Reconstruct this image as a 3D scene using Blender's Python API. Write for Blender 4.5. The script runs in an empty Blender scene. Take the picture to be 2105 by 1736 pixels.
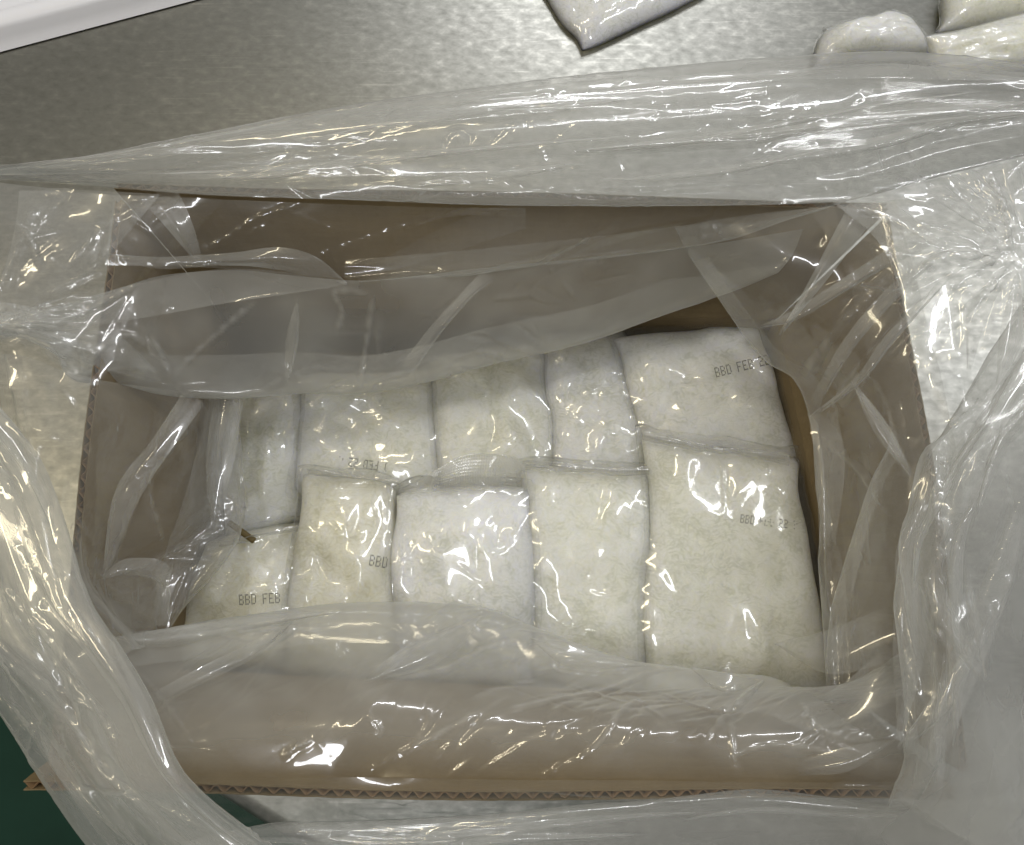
import bpy, bmesh, math, random
import numpy as np
from mathutils import Vector
from mathutils.bvhtree import BVHTree
from mathutils.geometry import delaunay_2d_cdt

S = bpy.context.scene
C = S.collection
rng = np.random.default_rng(7)
random.seed(7)

# ------------------------------------------------------------------ camera, world, lamps
CAM = np.array((0.0, 0.0, 0.723)); TILT = math.radians(16); F = 1850.0; CX, CY = 1052.0, 868.0
cam_d = bpy.data.cameras.new('camera'); cam = bpy.data.objects.new('camera', cam_d); C.objects.link(cam)
cam.location = CAM; cam.rotation_euler = (TILT, 0, 0)
cam_d.sensor_width = 36; cam_d.lens = 36*F/2104; cam_d.clip_start = 0.01; cam_d.clip_end = 50
S.camera = cam
w = bpy.data.worlds.new('World'); S.world = w; w.use_nodes = True
bg = w.node_tree.nodes['Background']; bg.inputs[0].default_value = (1.0, 0.975, 0.93, 1); bg.inputs[1].default_value = 0.21

def lamp(name, loc, aim, sx, sy, power, col, rz=0):
    d = bpy.data.lights.new(name, 'AREA'); d.shape = 'RECTANGLE'; d.size = sx; d.size_y = sy
    d.energy = power; d.color = col
    o = bpy.data.objects.new(name, d); C.objects.link(o); o.location = loc
    q = (Vector(aim)-Vector(loc)).to_track_quat('-Z', 'Y'); o.rotation_euler = q.to_euler()
    o.rotation_euler.rotate_axis('Z', rz)
    return o
COOL = (0.96, 0.97, 1.0); WARM = (1.0, 0.87, 0.60)
lamp('ceiling_tube_lamp', (0.35, 2.4, 2.2), (0.1, 0.3, 0), 1.1, 0.09, 17, COOL)
lamp('ceiling_tube_lamp', (-1.75, 0.0, 2.1), (0, 0.2, 0), 0.08, 1.3, 11, WARM)
lamp('ceiling_tube_lamp', (1.35, 0.9, 2.2), (0, 0.2, 0), 0.08, 1.4, 15, COOL)
lamp('ceiling_tube_lamp', (-0.45, -0.45, 2.25), (0, 0.1, 0), 0.6, 0.10, 6, COOL)
lamp('ceiling_tube_lamp', (-0.45, 0.95, 2.3), (0, 0.3, 0), 0.6, 0.07, 5, WARM)

S.view_settings.view_transform = 'Standard'; S.view_settings.look = 'None'
S.view_settings.exposure = 0.15; S.view_settings.gamma = 1.0
S.render.engine = 'CYCLES'
S.cycles.use_denoising = True; S.cycles.use_adaptive_sampling = True; S.cycles.adaptive_threshold = 0.03; S.cycles.adaptive_min_samples = 16
S.cycles.max_bounces = 6; S.cycles.diffuse_bounces = 3; S.cycles.glossy_bounces = 3; S.cycles.transmission_bounces = 3; S.cycles.transparent_max_bounces = 32
S.cycles.sample_clamp_indirect = 4.0; S.cycles.caustics_reflective = False; S.cycles.caustics_refractive = False

# ------------------------------------------------------------------ helpers
ct, st = math.cos(TILT), math.sin(TILT)
def ray(px, py):
    dx, dy, dz = (px-CX)/F, (CY-py)/F, -1.0
    return np.array((dx, dy*ct - dz*st, dy*st + dz*ct))
def at(px, py, z):
    d = ray(px, py); t = (z-CAM[2])/d[2]
    return CAM + d*t
def at_all(pts): return np.array([at(*p) for p in pts])

def mesh(name, V, Fc, mat=None, parent=None, smooth=False, sharp=None):
    me = bpy.data.meshes.new(name)
    me.from_pydata(np.asarray(V, float).tolist() if len(V) else [], [], Fc.tolist() if isinstance(Fc, np.ndarray) else [tuple(map(int, f)) for f in Fc]); me.update()
    if smooth:
        me.polygons.foreach_set('use_smooth', [True]*len(me.polygons))
    o = bpy.data.objects.new(name, me); C.objects.link(o)
    if mat: me.materials.append(mat)
    if parent: o.parent = parent
    return o
def tag(o, label=None, cat=None, group=None, kind=None):
    if label: o['label'] = label
    if cat: o['category'] = cat
    if group: o['group'] = group
    if kind: o['kind'] = kind
    return o
def empty(name, loc=(0, 0, 0)):
    o = bpy.data.objects.new(name, None); C.objects.link(o); o.empty_display_size = 0.02
    return o

# ------------------------------------------------------------------ materials
def newmat(name):
    m = bpy.data.materials.new(name); m.use_nodes = True
    nt = m.node_tree; nt.nodes.clear()
    out = nt.nodes.new('ShaderNodeOutputMaterial')
    return m, nt, out
class N:
    def __init__(s, nt): s.nt = nt
    def __call__(s, typ, ins=None, **kw):
        n = s.nt.nodes.new(typ)
        for k, v in kw.items(): setattr(n, k, v)
        for k, v in (ins or {}).items():
            if isinstance(v, bpy.types.NodeSocket): s.nt.links.new(v, n.inputs[k])
            else: n.inputs[k].default_value = v
        return n
    def math(s, op, a, b=None, c=None, clamp=False):
        n = s.nt.nodes.new('ShaderNodeMath'); n.operation = op; n.use_clamp = clamp
        for i, v in enumerate((a, b, c)):
            if v is None: continue
            if isinstance(v, bpy.types.NodeSocket): s.nt.links.new(v, n.inputs[i])
            else: n.inputs[i].default_value = v
        return n.outputs[0]
    def ramp(s, fac, stops):
        n = s.nt.nodes.new('ShaderNodeValToRGB'); s.nt.links.new(fac, n.inputs[0])
        cr = n.color_ramp
        while len(cr.elements) < len(stops): cr.elements.new(0.5)
        for e, (p, c) in zip(cr.elements, stops):
            e.position = p; e.color = c if len(c) == 4 else (*c, 1)
        return n.outputs[0]
    def link(s, a, b): s.nt.links.new(a, b)

def film_material(name, haze=0.10, tint=(0.82, 0.83, 0.80), rough=0.055, gloss=1.35):
    """thin clear polyethylene: haze grows with the slant path, Fresnel gloss on both faces."""
    m, nt, out = newmat(name); n = N(nt)
    lw = n('ShaderNodeLayerWeight', {'Blend': 0.5})
    cosv = n.math('MAXIMUM', n.math('SUBTRACT', 1.0, lw.outputs['Facing']), 0.08)
    hv = n('ShaderNodeAttribute', attribute_name='haze')
    hz = n.math('MULTIPLY', hv.outputs['Fac'], haze)
    hazef = n.math('SUBTRACT', 1.0, n.math('POWER', n.math('SUBTRACT', 1.0, hz), n.math('DIVIDE', 1.0, cosv)), clamp=True)
    dif = n('ShaderNodeBsdfDiffuse', {'Color': (*tint, 1)})
    trl = n('ShaderNodeBsdfTranslucent', {'Color': (*tint, 1)})
    md = n('ShaderNodeMixShader', {0: 0.5, 1: dif.outputs[0], 2: trl.outputs[0]})
    tr = n('ShaderNodeBsdfTransparent', {'Color': (0.985, 0.985, 0.98, 1)})
    m1 = n('ShaderNodeMixShader', {0: hazef, 1: tr.outputs[0], 2: md.outputs[0]})
    fr = n.math('MULTIPLY', n.math('ADD', n.math('MULTIPLY', n.math('POWER', lw.outputs['Facing'], 5.0), 0.6), 0.04), gloss, clamp=True)
    gl = n('ShaderNodeBsdfGlossy', {'Color': (1, 1, 1, 1), 'Roughness': rough})
    gl2 = n('ShaderNodeBsdfGlossy', {'Color': (1, 1, 1, 1), 'Roughness': 0.24})
    gm = n('ShaderNodeMixShader', {0: 0.38, 1: gl.outputs[0], 2: gl2.outputs[0]})
    m2 = n('ShaderNodeMixShader', {0: fr, 1: m1.outputs[0], 2: gm.outputs[0]})
    n.link(m2.outputs[0], out.inputs[0])
    return m
M = {}
M['film'] = film_material('liner_film', haze=0.155)
M['cuff'] = film_material('liner_film_cuff', haze=0.165)
M['dense'] = film_material('liner_film_doubled', haze=0.36)
M['wrap'] = film_material('pouch_film', haze=0.055, rough=0.06, gloss=1.6)
M['seal'] = film_material('pouch_seal_film', haze=0.3, rough=0.12, gloss=2.2)

def principled(name, build):
    m, nt, out = newmat(name); n = N(nt)
    p = n('ShaderNodeBsdfPrincipled'); n.link(p.outputs[0], out.inputs[0])
    build(n, p); return m
def b_card(n, p):
    tc = n('ShaderNodeTexCoord')
    mp = n('ShaderNodeMapping', {'Vector': tc.outputs['Object'], 'Scale': (1, 1, 1)})
    a = n('ShaderNodeTexNoise', {'Vector': mp.outputs[0], 'Scale': 18.0, 'Detail': 5.0})
    b = n('ShaderNodeTexNoise', {'Vector': mp.outputs[0], 'Scale': 700.0, 'Detail': 2.0})
    mp2 = n('ShaderNodeMapping', {'Vector': tc.outputs['Object'], 'Scale': (30, 400, 400)})
    c = n('ShaderNodeTexNoise', {'Vector': mp2.outputs[0], 'Scale': 1.0, 'Detail': 3.0})
    f = n.math('ADD', n.math('MULTIPLY', a.outputs[0], 0.5), n.math('ADD', n.math('MULTIPLY', b.outputs[0], 0.25), n.math('MULTIPLY', c.outputs[0], 0.25)))
    sc = n('ShaderNodeTexNoise', {'Vector': tc.outputs['Object'], 'Scale': 6.0, 'Detail': 8.0, 'Roughness': 0.75})
    f = n.math('ADD', f, n.math('MULTIPLY', n.math('SUBTRACT', sc.outputs[0], 0.5), 0.9))
    col = n.ramp(f, [(0.3, (0.155, 0.112, 0.054)), (0.7, (0.225, 0.168, 0.086))])
    n.link(col, p.inputs['Base Color']); p.inputs['Roughness'].default_value = 0.8
    bp = n('ShaderNodeBump', {'Strength': 0.25, 'Distance': 0.0006, 'Height': f}); n.link(bp.outputs[0], p.inputs['Normal'])
M['card'] = principled('kraft_cardboard', b_card)
def b_flute(n, p):
    p.inputs['Base Color'].default_value = (0.20, 0.125, 0.06, 1); p.inputs['Roughness'].default_value = 0.85
M['flute'] = principled('flute_paper', b_flute)
def b_steel(n, p):
    tc = n('ShaderNodeTexCoord')
    mp = n('ShaderNodeMapping', {'Vector': tc.outputs['Object'], 'Rotation': (0, 0, 0.7), 'Scale': (1, 1.6, 1)})
    a = n('ShaderNodeTexNoise', {'Vector': mp.outputs[0], 'Scale': 85.0, 'Detail': 7.0, 'Roughness': 0.62, 'Distortion': 0.15})
    a2 = n('ShaderNodeTexNoise', {'Vector': tc.outputs['Object'], 'Scale': 5.0, 'Detail': 3.0})
    mp2 = n('ShaderNodeMapping', {'Vector': tc.outputs['Object'], 'Rotation': (0, 0, -0.75), 'Scale': (14, 420, 1)})
    s1 = n('ShaderNodeTexNoise', {'Vector': mp2.outputs[0], 'Scale': 1.0, 'Detail': 3.0})
    mp3 = n('ShaderNodeMapping', {'Vector': tc.outputs['Object'], 'Rotation': (0, 0, -0.32), 'Scale': (9, 330, 1)})
    s2 = n('ShaderNodeTexNoise', {'Vector': mp3.outputs[0], 'Scale': 1.0, 'Detail': 3.0})
    scr = n.math('MAXIMUM', n.math('MULTIPLY', n.math('SUBTRACT', s1.outputs[0], 0.6), 2.6, clamp=True), n.math('MULTIPLY', n.math('SUBTRACT', s2.outputs[0], 0.6), 2.6, clamp=True))
    mask = n.math('MULTIPLY', scr, n.math('MULTIPLY', n.math('SUBTRACT', a2.outputs[0], 0.34), 4.0, clamp=True))
    f = n.math('ADD', n.math('ADD', n.math('MULTIPLY', a.outputs[0], 0.9), n.math('MULTIPLY', a2.outputs[0], 0.25)), n.math('MULTIPLY', mask, 0.55))
    col = n.ramp(f, [(0.34, (0.21, 0.212, 0.193)), (0.62, (0.31, 0.31, 0.283)), (0.98, (0.54, 0.53, 0.48))])
    n.link(col, p.inputs['Base Color']); p.inputs['Metallic'].default_value = 1.0
    r = n.ramp(f, [(0.35, (0.44,)*3), (0.75, (0.36,)*3)]); n.link(r, p.inputs['Roughness'])
    bp = n('ShaderNodeBump', {'Strength': 0.06, 'Distance': 0.0006, 'Height': f}); n.link(bp.outputs[0], p.inputs['Normal'])
M['steel'] = principled('worn_steel', b_steel)
def b_green(n, p):
    tc = n('ShaderNodeTexCoord')
    a = n('ShaderNodeTexNoise', {'Vector': tc.outputs['Object'], 'Scale': 9.0, 'Detail': 6.0})
    col = n.ramp(a.outputs[0], [(0.3, (0.006, 0.048, 0.032)), (0.7, (0.011, 0.066, 0.045))])
    n.link(col, p.inputs['Base Color']); p.inputs['Roughness'].default_value = 0.6; p.inputs['Specular IOR Level'].default_value = 0.25
M['green'] = principled('green_floor_paint', b_green)
def b_white(n, p):
    p.inputs['Base Color'].default_value = (0.82, 0.83, 0.88, 1); p.inputs['Roughness'].default_value = 0.35
M['white'] = principled('white_plastic', b_white)
def make_rice(name, c0, c1, c2):
    def b(n, p):
        tc = n('ShaderNodeTexCoord')
        no = n('ShaderNodeTexNoise', {'Vector': tc.outputs['Object'], 'Scale': 70.0, 'Detail': 2.0})
        wv = n('ShaderNodeVectorMath', {0: no.outputs['Color'], 'Scale': 0.03}, operation='SCALE')
        wp = n('ShaderNodeVectorMath', {0: tc.outputs['Object'], 1: wv.outputs[0]}, operation='ADD')
        mp = n('ShaderNodeMapping', {'Vector': wp.outputs[0], 'Rotation': (0.3, 0.2, 0.6), 'Scale': (1, 2.2, 1.6)})
        v = n('ShaderNodeTexVoronoi', {'Vector': mp.outputs[0], 'Scale': 210.0})
        a = n('ShaderNodeTexNoise', {'Vector': tc.outputs['Object'], 'Scale': 75.0, 'Detail': 6.0, 'Roughness': 0.65})
        a2 = n('ShaderNodeTexNoise', {'Vector': tc.outputs['Object'], 'Scale': 14.0, 'Detail': 2.0})
        f = n.math('ADD', n.math('MULTIPLY', v.outputs['Distance'], -0.36), n.math('ADD', n.math('MULTIPLY', a.outputs[0], 0.75), n.math('MULTIPLY', a2.outputs[0], 0.55)))
        col = n.ramp(f, [(0.27, c0), (0.44, c1), (0.66, c2)])
        n.link(col, p.inputs['Base Color']); p.inputs['Roughness'].default_value = 0.45
        p.inputs['Subsurface Weight'].default_value = 1.0; p.inputs['Subsurface Radius'].default_value = (1.0, 0.95, 0.7); p.inputs['Subsurface Scale'].default_value = 0.026
        bp = n('ShaderNodeBump', {'Strength': 0.35, 'Distance': 0.0015, 'Height': f}); n.link(bp.outputs[0], p.inputs['Normal'])
    return principled(name, b)
M['rice'] = make_rice('milky_rice_noodles', (0.71, 0.72, 0.62), (0.84, 0.845, 0.765), (0.90, 0.905, 0.855))
M['rice_cool'] = make_rice('white_rice_noodles', (0.70, 0.715, 0.66), (0.84, 0.85, 0.82), (0.905, 0.915, 0.90))
M['rice_warm'] = make_rice('cream_rice_noodles', (0.70, 0.68, 0.53), (0.82, 0.80, 0.67), (0.885, 0.875, 0.78))
def b_ink(n, p):
    p.inputs['Base Color'].default_value = (0.035, 0.035, 0.035, 1); p.inputs['Roughness'].default_value = 0.6
M['ink'] = principled('black_ink', b_ink)
def b_dark_strip(n, p):
    p.inputs['Base Color'].default_value = (0.14, 0.10, 0.03, 1); p.inputs['Roughness'].default_value = 0.6
M['dark_strip'] = principled('dark_brown_strip', b_dark_strip)

# ------------------------------------------------------------------ setting: steel table, floor
def steel_table():
    # left front edge runs slantwise under the box
    a = at(-700, 905, 0); b = at(1500, 2315, 0)
    P = [a, b, (1.2, b[1], 0), (1.6, 2.4, 0), (-1.9, 2.4, 0), (-1.9, a[1]+0.25, 0)]
    P = [Vector((p[0], p[1], 0)) for p in P]
    bm = bmesh.new(); vs = [bm.verts.new(p) for p in P]; f = bm.faces.new(vs)
    bmesh.ops.recalc_face_normals(bm, faces=[f])
    if f.normal.z < 0: f.normal_flip()
    r = bmesh.ops.extrude_face_region(bm, geom=[f])
    for e in r['geom']:
        if isinstance(e, bmesh.types.BMVert): e.co.z -= 0.04
    bmesh.ops.recalc_face_normals(bm, faces=bm.faces)
    top = [e for e in bm.edges if all(abs(v.co.z) < 1e-6 for v in e.verts)]
    bmesh.ops.bevel(bm, geom=top, offset=0.014, segments=5, profile=0.5, affect='EDGES')
    me = bpy.data.meshes.new('table_top'); bm.to_mesh(me); bm.free()
    me.polygons.foreach_set('use_smooth', [True]*len(me.polygons))
    me.materials.append(M['steel'])
    o = bpy.data.objects.new('table_top', me); C.objects.link(o)
    try: me.set_sharp_from_angle(angle=math.radians(40))
    except Exception: pass
    tag(o, kind='structure', label='worn mottled steel table top under the carton')
steel_table()
fl = mesh('floor', [(-4, -4, -0.75), (4, -4, -0.75), (4, 4, -0.75), (-4, 4, -0.75)], [(0, 1, 2, 3)], M['green'])
tag(fl, 'dark green painted floor below the table edge', kind='structure')

# ------------------------------------------------------------------ film tools
def catmull(P, t):
    """P (k,3), t in [0,1] -> points, centripetal-ish uniform Catmull-Rom."""
    P = np.asarray(P, float); k = len(P)
    if k == 2: return P[0] + (P[1]-P[0])*t[:, None]
    Q = np.vstack([2*P[0]-P[1], P, 2*P[-1]-P[-2]])
    s = np.clip(t, 0, 1)*(k-1); i = np.minimum(s.astype(int), k-2); f = (s-i)[:, None]
    p0, p1, p2, p3 = Q[i], Q[i+1], Q[i+2], Q[i+3]
    return 0.5*((2*p1) + (p2-p0)*f + (2*p0-5*p1+4*p2-p3)*f**2 + (-p0+3*p1-3*p2+p3)*f**3)
def arc_resample(P, n):
    d = catmull(P, np.linspace(0, 1, 400)); s = np.r_[0, np.cumsum(np.linalg.norm(np.diff(d, axis=0), axis=1))]
    tt = np.linspace(0, s[-1], n)
    return np.stack([np.interp(tt, s, d[:, i]) for i in range(3)], 1)
def loft(rails, nu, nv):
    R = np.stack([arc_resample(r, nu) for r in rails], 0)         # (k,nu,3)
    out = np.empty((nu, nv, 3)); tv = np.linspace(0, 1, nv)
    for i in range(nu): out[i] = arc_resample(R[:, i], nv) if len(rails) > 2 else catmull(R[:, i], tv)
    return out
def normals(P):
    a = np.gradient(P, axis=0); b = np.gradient(P, axis=1); n = np.cross(a, b)
    return n/np.maximum(np.linalg.norm(n, axis=2, keepdims=True), 1e-12)
def facets(nu, nv, lu, lv, su, sv, r, shear=0.0):
    """crumpled-sheet height field in [-1,1]: linear over random triangles of about su x sv metres."""
    U, V = lu/su, lv/sv
    U, V = U + abs(shear)*V, V
    n = max(6, int((U+2)*(V+2)))
    pts = [(r.uniform(-1, U+1), r.uniform(-1, V+1)) for _ in range(n)]
    pts += [(-3, -3), (U+3, -3), (U+3, V+3), (-3, V+3)]
    hs = r.uniform(-1, 1, len(pts))
    vs, _, fs, ov, _, _ = delaunay_2d_cdt([Vector(p) for p in pts], [], [], 0, 1e-6)
    hh = [hs[o[0]] if o else 0 for o in ov]
    Y = np.ones((nu, 1))*np.linspace(0, V, nv)[None]; X = np.linspace(0, lu/su, nu)[:, None] + (shear*Y if shear >= 0 else -shear*(V-Y))
    H = np.zeros((nu, nv)); gx = np.linspace(0, lu/su, nu); gy = Y[0]; X0, X1 = (X-gx[:, None]).min(), (X-gx[:, None]).max()
    for f in fs:
        (ax, ay), (bx, by), (cx, cy) = [vs[i] for i in f[:3]]
        i0, i1 = np.searchsorted(gx, min(ax, bx, cx)-X1), np.searchsorted(gx, max(ax, bx, cx)-X0, 'right')
        j0, j1 = np.searchsorted(gy, min(ay, by, cy)), np.searchsorted(gy, max(ay, by, cy), 'right')
        if i0 >= i1 or j0 >= j1: continue
        x, y = X[i0:i1, j0:j1], Y[i0:i1, j0:j1]
        d = (by-cy)*(ax-cx)+(cx-bx)*(ay-cy)
        if abs(d) < 1e-12: continue
        l1 = ((by-cy)*(x-cx)+(cx-bx)*(y-cy))/d; l2 = ((cy-ay)*(x-cx)+(ax-cx)*(y-cy))/d; l3 = 1-l1-l2
        m = (l1 >= -1e-9) & (l2 >= -1e-9) & (l3 >= -1e-9)
        H[i0:i1, j0:j1][m] = (l1*hh[f[0]]+l2*hh[f[1]]+l3*hh[f[2]])[m]
    return H
def smooth2(H, k):
    for _ in range(k):
        Hp = np.pad(H, 1, mode='edge')
        H = (Hp[1:-1, 1:-1]*4 + Hp[:-2, 1:-1]+Hp[2:, 1:-1]+Hp[1:-1, :-2]+Hp[1:-1, 2:])/8
    return H
def up2(G):
    """double the resolution of a (nu,nv,k) grid with cubic interpolation."""
    def along(A):
        Q = np.concatenate([2*A[:1]-A[1:2], A, 2*A[-1:]-A[-2:-1]], 0)
        mid = (-Q[:-3]+9*Q[1:-2]+9*Q[2:-1]-Q[3:])/16
        out = np.empty((2*A.shape[0]-1,)+A.shape[1:]); out[::2] = A; out[1::2] = mid
        return out
    return along(along(G).swapaxes(0, 1)).swapaxes(0, 1)
def creases(nu, nv, lu, lv, r, count, length, height, width, ang=0.0, spread=0.5):
    """narrow folded ridges: bent line segments in sheet metres, sharp-topped, tapering out at both ends."""
    H = np.zeros((nu, nv)); gu = np.linspace(0, lu, nu); gv = np.linspace(0, lv, nv)
    for _ in range(count):
        p = np.array((r.uniform(0, lu), r.uniform(0, lv))); a = ang + r.normal(0, spread)
        if r.random() < 0.15: a = r.uniform(0, math.pi)
        L = length*r.lognormal(-0.3, 0.6); h = height*r.uniform(0.3, 1.0)*r.choice((-1, 1, 1)); wd = width*r.uniform(0.5, 1.5)
        k = r.integers(1, 3)
        for s_ in range(k):
            q = p+np.array((math.cos(a), math.sin(a)))*L/k
            lo, hi = np.minimum(p, q)-wd, np.maximum(p, q)+wd
            i0, i1 = np.searchsorted(gu, lo[0]), np.searchsorted(gu, hi[0]); j0, j1 = np.searchsorted(gv, lo[1]), np.searchsorted(gv, hi[1])
            if i1 > i0 and j1 > j0:
                X = gu[i0:i1, None]-p[0]; Y = gv[None, j0:j1]-p[1]; d = q-p; ll = max(d@d, 1e-12)
                t = np.clip((X*d[0]+Y*d[1])/ll, 0, 1); dist = np.hypot(X-t*d[0], Y-t*d[1])
                g = (s_+t)/k; tap = np.clip(np.minimum(g, 1-g)*3, 0, 1)
                side = np.where(X*d[1]-Y*d[0] > 0, 1.0, 0.45)
                H[i0:i1, j0:j1] += h*tap*np.clip(1-dist/(wd*side), 0, 1)
            p = q; a += r.normal(0, 0.22)
    return H
def lownoise(nu, nv, lu, lv, size, r):
    k = (max(2, int(lu/size)+2), max(2, int(lv/size)+2)); G = r.uniform(0, 1, k)
    x = np.linspace(0, k[0]-1.001, nu); y = np.linspace(0, k[1]-1.001, nv); i, j = x.astype(int), y.astype(int)
    f = (x-i)[:, None]; g = (y-j)[None]; f = f*f*(3-2*f); g = g*g*(3-2*g)
    return (G[i][:, j]*(1-f)+G[i+1][:, j]*f)*(1-g)+(G[i][:, j+1]*(1-f)+G[i+1][:, j+1]*f)*g
def haze_attr(o, vals):
    a = o.data.attributes.new('haze', 'FLOAT', 'POINT'); a.data.foreach_set('value', np.asarray(vals, np.float32).ravel())

def project(P):
    d = P-CAM; x = d[..., 0]; y = d[..., 1]*ct + d[..., 2]*st; z = -d[..., 1]*st + d[..., 2]*ct
    return CX+F*x/-z, CY-F*y/-z
def fold_lines(P, lines, r):
    """named fold ridges of a sheet, given as polylines over the sheet: sharp ridges with an uneven crest."""
    X, Y = project(P); H = np.zeros(X.shape); Z = np.zeros(X.shape)
    for ln in lines:
        pts, h, wd = (ln, 0.0014, 9.0) if not isinstance(ln, tuple) else ln
        q = catmull(np.array([(a, b, 0) for a, b in pts], float), np.linspace(0, 1, 6*len(pts)))[:, :2]
        q = q + r.normal(0, 0.7 if h < 0.0019 else 0.15, q.shape); best = np.full(X.shape, 1e9); tt = np.zeros(X.shape)
        lo, hi = q.min(0)-30, q.max(0)+30
        m = (X > lo[0]) & (X < hi[0]) & (Y > lo[1]) & (Y < hi[1])
        if not m.any(): continue
        x, y = X[m], Y[m]; bb = np.full(x.shape, 1e9); bt = np.zeros(x.shape); sd = np.ones(x.shape)
        for k in range(len(q)-1):
            p, d = q[k], q[k+1]-q[k]; ll = max(d@d, 1e-9)
            t = np.clip(((x-p[0])*d[0]+(y-p[1])*d[1])/ll, 0, 1); di = np.hypot(x-p[0]-t*d[0], y-p[1]-t*d[1])
            u = di < bb; bb[u] = di[u]; bt[u] = ((k+t)/(len(q)-1))[u]; sd[u] = np.where((x-p[0])*d[1]-(y-p[1])*d[0] > 0, 1.0, 0.55)[u]
        tap = np.clip(np.minimum(bt, 1-bt)*6, 0, 1)*(0.75+0.25*np.sin(bt*len(q)*2.1+r.uniform(0, 6)))
        prof = np.clip(1-bb/(wd*sd*(0.85+0.3*np.sin(bt*5+1)**2)), 0, 1)
        H[m] += h*tap*prof
        if h > 0.0019: Z[m] += 0.25*tap*np.clip(prof*3, 0, 1)     # doubled film inside a fold
        else: Z[m] += 0.4*tap*prof
    return H, Z
bag = empty('liner_bag')
tag(bag, 'crumpled clear plastic liner bag folded out over the carton flaps', 'plastic bag')
CELL = 0.0026
def film(name, rails, seed, big=0.004, fine=0.0014, su=0.07, sv=0.045, mat='film',
         edge_keep=0.5, radial=None, cell=CELL, closed=False, world=False, parent=None, sm=0, label=None,
         cr=1.0, crlen=0.05, crang=0.0, crspread=0.5, crh=0.0011, ups=1, lines=(), hm=1.0, emboss=0, shear=0.0, fade=(0, 0, 0, 0)):
    r = np.random.default_rng(seed)
    if not world: rails = [at_all(q) for q in rails]
    R = [arc_resample(q, 60) for q in rails]
    lu = np.mean([np.linalg.norm(np.diff(q, axis=0), axis=1).sum() for q in R])
    lv = np.mean([sum(np.linalg.norm(R[k+1][i]-R[k][i]) for k in range(len(R)-1)) for i in range(0, 60, 6)])
    nu, nv = int(np.clip(lu/cell, 12, 420)), int(np.clip(lv/cell, 10, 260))
    P0 = loft(rails, nu, nv); n = normals(P0)
    H = big*facets(nu, nv, lu, lv, su, sv, r, shear) + 0.6*fine*facets(nu, nv, lu, lv, su*0.3, sv*0.3, r)*np.clip(lownoise(nu, nv, lu, lv, 0.06, r)*2-0.6, 0, 1)
    H = smooth2(H, sm)
    if radial is not None:
        (gx, gy, gz), amp, kk, rad = radial
        g = at(gx, gy, gz); d = P0-g; th = np.arctan2(d[..., 1], d[..., 0]); dist = np.linalg.norm(d, axis=2)
        ph = th*kk/(2*math.pi)
        ph = ph + 0.35*np.sin(th*5+1.0) + 0.2*np.sin(th*11)
        H = H + amp*(np.abs((ph % 1)*2-1)*2-1)*np.exp(-(dist/rad)**2)*np.clip(dist/0.03, 0, 1)
    tv = np.ones((nu, 1))*np.linspace(0, 1, nv)
    k = np.ones((nu, nv))
    if edge_keep < 1 and not closed:
        e = np.minimum(tv, 1-tv)*2; k = edge_keep + (1-edge_keep)*np.clip(e*4, 0, 1)
    P = P0 + n*(H*k)[..., None]
    if closed: P[:, -1] = P[:, 0] = 0.5*(P[:, 0]+P[:, -1])
    for _ in range(ups):
        P = up2(P)
    nu, nv = P.shape[:2]; n = normals(P)
    m = np.clip(lownoise(nu, nv, lu, lv, 0.05, r)*2.2-0.6, 0.08, 1)
    H = creases(nu, nv, lu, lv, r, int(cr*lu*lv*2400), crlen, crh, 0.0028, crang, crspread)*m
    H += creases(nu, nv, lu, lv, r, int(cr*lu*lv*2600), crlen*0.45, crh*0.6, 0.002, crang, crspread*1.3)*m*m
    Z = 0.0
    if lines:
        Hl, Z = fold_lines(P, lines, r); H += Hl*np.sign((n[..., 2]).mean() or 1)
    fa = np.ones((nu, nv)); eu = np.linspace(0, lu, nu)[:, None]; ev = np.linspace(0, lv, nv)[None]
    for w_, d_ in zip(fade, (eu, lu-eu, ev, lv-ev)):
        if w_: fa = fa*np.clip(d_/w_, 0, 1)
    if emboss:
        a_, b_ = np.meshgrid(np.linspace(0, lu, nu), np.linspace(0, lv, nv), indexing='ij')
        H += emboss*np.sin((a_+b_)*2*math.pi/0.0036)*np.sin((a_-b_)*2*math.pi/0.0036)
    if closed: H[:, -1] = H[:, 0]
    P = P + n*H[..., None]
    P[..., 2] = np.maximum(P[..., 2], 0.004)
    idx = np.arange(nu*nv).reshape(nu, nv)
    Fc = np.stack([idx[:-1, :-1], idx[1:, :-1], idx[1:, 1:], idx[:-1, 1:]], -1).reshape(-1, 4)
    o = mesh(name, P.reshape(-1, 3), Fc, M[mat], parent if parent is not None else bag, smooth=True)
    haze_attr(o, fa*hm*(1.1*Z+0.6+0.5*lownoise(nu, nv, lu, lv, 0.05, r)+0.35*lownoise(nu, nv, lu, lv, 0.015, r)+0.2*np.clip(np.abs(H)/crh, 0, 1)))
    if label: o['label'] = label
    return o
def tube_rails(top, bot, zt, zb, thick, k=13, squash=0.0, sag=0.0):
    """rails round a puffed film roll whose two silhouettes are the pixel curves top and bot."""
    n = 40
    T = arc_resample(at_all([(x, y, zt) for x, y in top]), n); B = arc_resample(at_all([(x, y, zb) for x, y in bot]), n)
    c = (T+B)/2; h = (T-B)/2; rails = []
    for j in range(k):
        a = 2*math.pi*j/(k-1)
        rz = np.minimum(np.linalg.norm(h, axis=1)*thick, 0.035)
        q = c + h*math.cos(a); q[:, 2] += rz*math.sin(a)*(1.0 if math.sin(a) > 0 else 0.6)
        rails.append(q)
    return rails
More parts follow.
